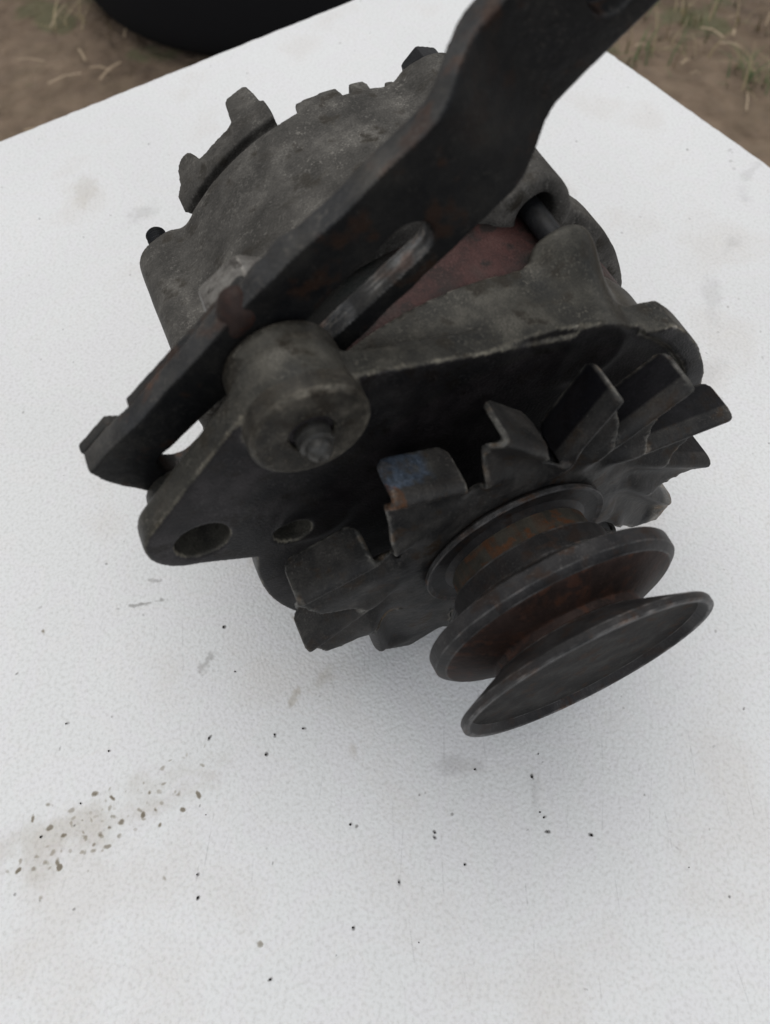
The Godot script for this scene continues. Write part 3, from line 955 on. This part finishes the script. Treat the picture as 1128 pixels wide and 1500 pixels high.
func make_fan(o: Node3D) -> void:
	plan_fan()
	var g := nets(sd_fan, Vector3(FAN_LO.x, FAN_LO.y, -56.5), Vector3(FAN_LO.x + 0.7 * 208, FAN_LO.y + 0.7 * 198, -37.5), FAN_CELL, 2.6)
	var col := worn(g, 0.25, 2.2)
	for i in g.P.size():
		var n := fan_index(g.P[i])
		var p: Vector3 = g.P[i]
		var vane := fan_X[n] < 0.8 and p.z < FAN_Z - 2.0
		var nz := wear_noise.get_noise_3dv(p * 2.2) * 0.5 + 0.5
		var nf := wear_noise.get_noise_3dv(p * 8.0) * 0.5 + 0.5
		if fan_K[n] in [2, 3, 4, 5] and vane and g.W[i] < 0.03: col[i] = Color(0.028, 0.028, 0.036)      # four blades keep their black paint
		var rim := clampf((fan_A[n] + 1.15) * 2.0, 0.0, 1.0) if Vector2(p.x, p.y).length() > 40.0 else 0.0
		if vane: rim = maxf(rim if fan_X[n] > -2.0 and absf(fan_X[n]) < 0.9 else 0.0, clampf((-53.5 - p.z) * 1.2, 0.0, 1.0))
		var rub := rim * clampf(nz * 1.9 - 0.45, 0.0, 1.0) * (0.25 + 0.75 * nf)
		col[i] = col[i].lerp(Color(0.95, 0.93, 0.88), rub)
		if fan_K[n] == 0 and vane and p.x < -24.0 and g.N[i].y > 0.0:       # a scraped blue patch on one blade
			var t := clampf((nz - 0.3) * 4.0, 0.0, 1.0) * clampf((-24.0 - p.x) * 0.4, 0.0, 1.0)
			col[i] = col[i].lerp(Color(0.25, 0.34, 0.50) * (0.35 + 1.2 * nf * nf), t * 0.9)
		if fan_K[n] == 0 and p.distance_to(Vector3(-38.0, 45.0, -43.0)) < 3.8 + 2.0 * nz: col[i] = col[i].lerp(Color(0.55, 0.24, 0.10) * (0.3 + 0.7 * nf), clampf(nf * 1.6 - 0.3, 0.0, 1.0))
		if fan_K[n] == 6 and p.x > 55.0: col[i] = col[i].lerp(Color(1, 0.95, 0.88) * (0.5 + 0.5 * nf), clampf((p.x - 55.0) * 0.4, 0, 1))       # bare metal where it was ground for balance
	# the one sheet is shared out among its disc and its blades
	var parts := []
	for k in BLADES.size() + 1: parts.append([])
	for i in range(0, g.quads.size(), 3):
		var p: Vector3 = g.P[g.quads[i]]
		var k: int = fan_K[fan_index(p)]
		var a: Vector2 = BLADES[k][0]
		if Vector2(p.x, p.y).length() < 37.5: k = BLADES.size()
		(parts[k] as Array).append_array([g.quads[i], g.quads[i + 1], g.quads[i + 2]])
	var fan: MeshInstance3D
	for n in parts.size():
		var k := BLADES.size() if n == 0 else n - 1
		var remap := {}
		var P := PackedVector3Array()
		var N := PackedVector3Array()
		var C := PackedColorArray()
		var idx := PackedInt32Array()
		for v in parts[k]:
			if not remap.has(v):
				remap[v] = P.size()
				P.append((g.P[v] - BASE) * 0.001)
				N.append(g.N[v])
				C.append(col[v])
			idx.append(remap[v])
		if P.is_empty(): continue
		if n == 0:
			fan = put("fan", mesh_from(P, N, idx, C), M.fan, o)
			fan.set_meta("label", "pressed steel cooling fan")
		else:
			put("fan_blade", mesh_from(P, N, idx, C), M.fan, fan)

func make_pulley(o: Node3D) -> void:
	var rim := put("pulley", turned([Vector2(-2.4, 32.9), Vector2(-2.3, 33.0), Vector2(-0.25, 34.2), Vector2(0.0, 34.45), Vector2(0.0, 35.6), Vector2(-0.3, 35.95), Vector2(-0.5, 36.0), Vector2(-1.9, 36.0), Vector2(-2.3, 35.75), Vector2(-8.6, 22.4), Vector2(-9.0, 21.8)], 160, Vector2.ZERO, 0.25, 0.8), M.pulley, o)
	rim.set_meta("label", "double groove steel pulley")
	put("front_face", turned([Vector2(-2.9, 0.01), Vector2(-2.9, 30.0), Vector2(-2.6, 32.2), Vector2(-2.4, 32.9)], 160, Vector2.ZERO, 0.22, 0.0), M.face, rim)
	put("groove", turned([Vector2(-9.0, 21.8), Vector2(-9.3, 21.5), Vector2(-11.2, 21.5), Vector2(-11.6, 21.9), Vector2(-15.4, 32.7), Vector2(-15.7, 33.2)], 160, Vector2.ZERO, 0.5, 0.3), M.rust, rim)
	put("middle_flange", turned([Vector2(-15.7, 33.2), Vector2(-15.9, 33.7), Vector2(-17.2, 35.5), Vector2(-17.6, 35.8), Vector2(-20.9, 35.9), Vector2(-21.3, 35.6), Vector2(-21.6, 34.7), Vector2(-25.4, 24.4), Vector2(-25.9, 23.6), Vector2(-26.6, 23.3), Vector2(-31.6, 23.3), Vector2(-32.2, 22.9), Vector2(-32.4, 21.4)], 160, Vector2.ZERO, 0.25, 0.6), M.pulley, rim)
	put("spacer_collar", turned([Vector2(-32.4, 21.4), Vector2(-33.0, 21.0), Vector2(-38.3, 20.6), Vector2(-38.8, 20.2)], 128, Vector2.ZERO, 0.7, 0.3), M.collar, rim)
	put("washer", turned([Vector2(-38.8, 20.2), Vector2(-40.2, 22.0), Vector2(-40.2, 26.2), Vector2(-39.7, 27.0), Vector2(-39.6, 27.5), Vector2(-39.9, 27.8), Vector2(-40.9, 27.8), Vector2(-41.4, 27.4), Vector2(-42.5, 26.0)], 128, Vector2.ZERO, 0.25, 0.6), M.pulley, rim)

# ------------------------------------------------------------------ things beyond the board
func make_surroundings() -> void:
	# a tyre lying flat on the dirt
	var prof := []
	for k in 41:
		var a := PI * (-0.5 + k / 20.0)
		var c := cos(a)
		var sn := sin(a)
		var r := 225.0 + 85.0 * signf(c) * pow(absf(c), 0.6)
		if c < 0: r = 225.0 - 45.0 * pow(absf(c), 0.7)
		prof.append(Vector2(90.0 * signf(sn) * pow(absf(sn), 0.7), r))
	prof.reverse()
	var rubber := StandardMaterial3D.new()
	rubber.resource_name = "rubber"
	rubber.albedo_color = Color(0.010, 0.010, 0.011).linear_to_srgb()
	rubber.roughness = 0.9
	rubber.metallic_specular = 0.25
	var ty := Node3D.new()
	ty.name = "tyre"
	ty.position = Vector3(-0.235, GROUND_Y, -1.53)
	add_child(ty)
	tag(ty, "black tyre lying on the dirt behind the far edge of the white table", "tyre")
	var carcass := put("carcass", turned(prof, 96, Vector2.ZERO, 0.5, 0.0, true), rubber, ty)
	carcass.position = Vector3(0, 0.088, 0)
	# grass tufts
	var leaf := StandardMaterial3D.new()
	leaf.resource_name = "grass_blades"
	leaf.vertex_color_use_as_albedo = true
	leaf.roughness = 0.7
	leaf.backlight_enabled = true
	leaf.backlight = Color(0.2, 0.25, 0.1)
	var spots := [
		[Vector2(0.46, -1.30), 0.15, 70, "short green grass tuft just past the far corner of the table"],
		[Vector2(0.60, -1.19), 0.07, 70, "green grass tuft on the bare dirt nearest the frame's right edge"],
		[Vector2(0.55, -1.42), 0.14, 40, "sparse mixed green and straw tuft farther up the dirt"],
		[Vector2(0.66, -1.33), 0.06, 30, "small yellowing tuft at the top corner of the dirt"],
		[Vector2(-0.50, -1.36), 0.10, 26, "dry straw coloured tuft beside the black tyre"]]
	for sp in spots:
		tag(put("grass_tuft", tuft(sp[0], sp[1], sp[2], sp[0].x < 0), leaf, self), sp[3], "grass tuft", "grass tufts on the dirt")
	# dry stalks lying about
	var P := PackedVector3Array()
	var N := PackedVector3Array()
	var C := PackedColorArray()
	var idx := PackedInt32Array()
	for k in 80:
		var c := Vector3(rng.randf_range(0.28, 0.85), GROUND_Y + 0.012, rng.randf_range(-1.7, -0.85))
		if k % 3 == 0: c = Vector3(rng.randf_range(-0.85, -0.35), GROUND_Y + 0.012, rng.randf_range(-1.6, -0.95))
		var d := Vector3(rng.randfn(), 0.12 * rng.randfn(), rng.randfn()).normalized()
		var l := rng.randf_range(0.008, 0.03)
		var wd := d.cross(Vector3.UP).normalized() * rng.randf_range(0.0008, 0.002)
		var tone := Color(0.22, 0.16, 0.10).lerp(Color(0.40, 0.31, 0.21), rng.randf())
		var f := P.size()
		for e in 3:
			var q := c + d * l * (e - 1.0) + Vector3(0, 0.004 * (1 - absf(e - 1.0)), 0)
			P.append(q - wd)
			P.append(q + wd)
			for x in 2:
				N.append(Vector3.UP)
				C.append(tone)
		for e in 2: idx.append_array([f + e * 2, f + e * 2 + 2, f + e * 2 + 1, f + e * 2 + 1, f + e * 2 + 2, f + e * 2 + 3])
	tag(put("dry_straw", mesh_from(P, N, idx, C), leaf, self), "pale dry stalks scattered over the dirt", "", "", "stuff")
	# grit lying on the board
	P = PackedVector3Array(); N = PackedVector3Array(); C = PackedColorArray(); idx = PackedInt32Array()
	for i in SPECKS.size() / 2:
		grit(P, N, idx, board_point(SPECKS[2 * i] + 0.4, SPECKS[2 * i + 1]), rng.randf_range(0.0002, 0.00042))
	for i in 26:
		grit(P, N, idx, board_point(rng.randf_range(30, 470), rng.randf_range(180, 500)), rng.randf_range(0.00012, 0.0003))
	var dark := StandardMaterial3D.new()
	dark.resource_name = "grit"
	dark.albedo_color = Color(0.11, 0.10, 0.08).linear_to_srgb()
	dark.roughness = 0.8
	tag(put("dirt_grains", mesh_from(P, N, idx), dark, self), "dark dirt grains strewn on the white tabletop", "", "", "stuff")

func grit(P: PackedVector3Array, N: PackedVector3Array, idx: PackedInt32Array, at: Vector3, r: float) -> void:
	var f := P.size()
	for k in 2:
		for j in 5:
			var a := TAU * (j + 0.5 * k) / 5 + rng.randf_range(-0.3, 0.3)
			var rr := r * rng.randf_range(0.7, 1.3) * (1.0 if k == 0 else 0.6)
			P.append(at + Vector3(cos(a) * rr, r * (0.1 if k == 0 else 1.0), sin(a) * rr))
			N.append(Vector3(cos(a), 0.5, sin(a)).normalized())
	P.append(at + Vector3(0, r * 1.2, 0))
	N.append(Vector3.UP)
	for j in 5:
		var a := f + j
		var b := f + (j + 1) % 5
		idx.append_array([a, a + 5, b, b, a + 5, f + 5 + (j + 1) % 5, a + 5, f + 10, f + 5 + (j + 1) % 5])

func tuft(at: Vector2, radius: float, count: int, dry: bool) -> ArrayMesh:
	var P := PackedVector3Array()
	var N := PackedVector3Array()
	var C := PackedColorArray()
	var idx := PackedInt32Array()
	for k in count:
		var a := rng.randf() * TAU
		var r := radius * sqrt(rng.randf()) * rng.randf_range(0.3, 1.0)
		var c := Vector3(at.x + cos(a) * r, GROUND_Y - 0.005, at.y + sin(a) * r)
		var dir := Vector3(rng.randfn(), 0, rng.randfn()).normalized()
		var h := rng.randf_range(0.02, 0.07)
		var lean := rng.randf_range(0.3, 1.3)
		var wd := dir.cross(Vector3.UP) * rng.randf_range(0.001, 0.0022)
		var tone := Color(0.055, 0.085, 0.03).lerp(Color(0.12, 0.15, 0.055), rng.randf())
		if dry or rng.randf() < 0.3: tone = Color(0.22, 0.17, 0.09).lerp(Color(0.36, 0.29, 0.17), rng.randf())
		var f := P.size()
		for e in 4:
			var t := e / 3.0
			var q := c + Vector3(0, h * t * (1.0 - 0.3 * lean * t), 0) + dir * h * lean * t * t
			var ww := wd * (1.0 - t * 0.9)
			P.append(q - ww)
			P.append(q + ww)
			var nn := (Vector3.UP * 0.6 - dir * (1 - t)).normalized()
			N.append(nn)
			N.append(nn)
			C.append(tone)
			C.append(tone)
		for e in 3: idx.append_array([f + e * 2, f + e * 2 + 2, f + e * 2 + 1, f + e * 2 + 1, f + e * 2 + 2, f + e * 2 + 3])
	return mesh_from(P, N, idx, C)
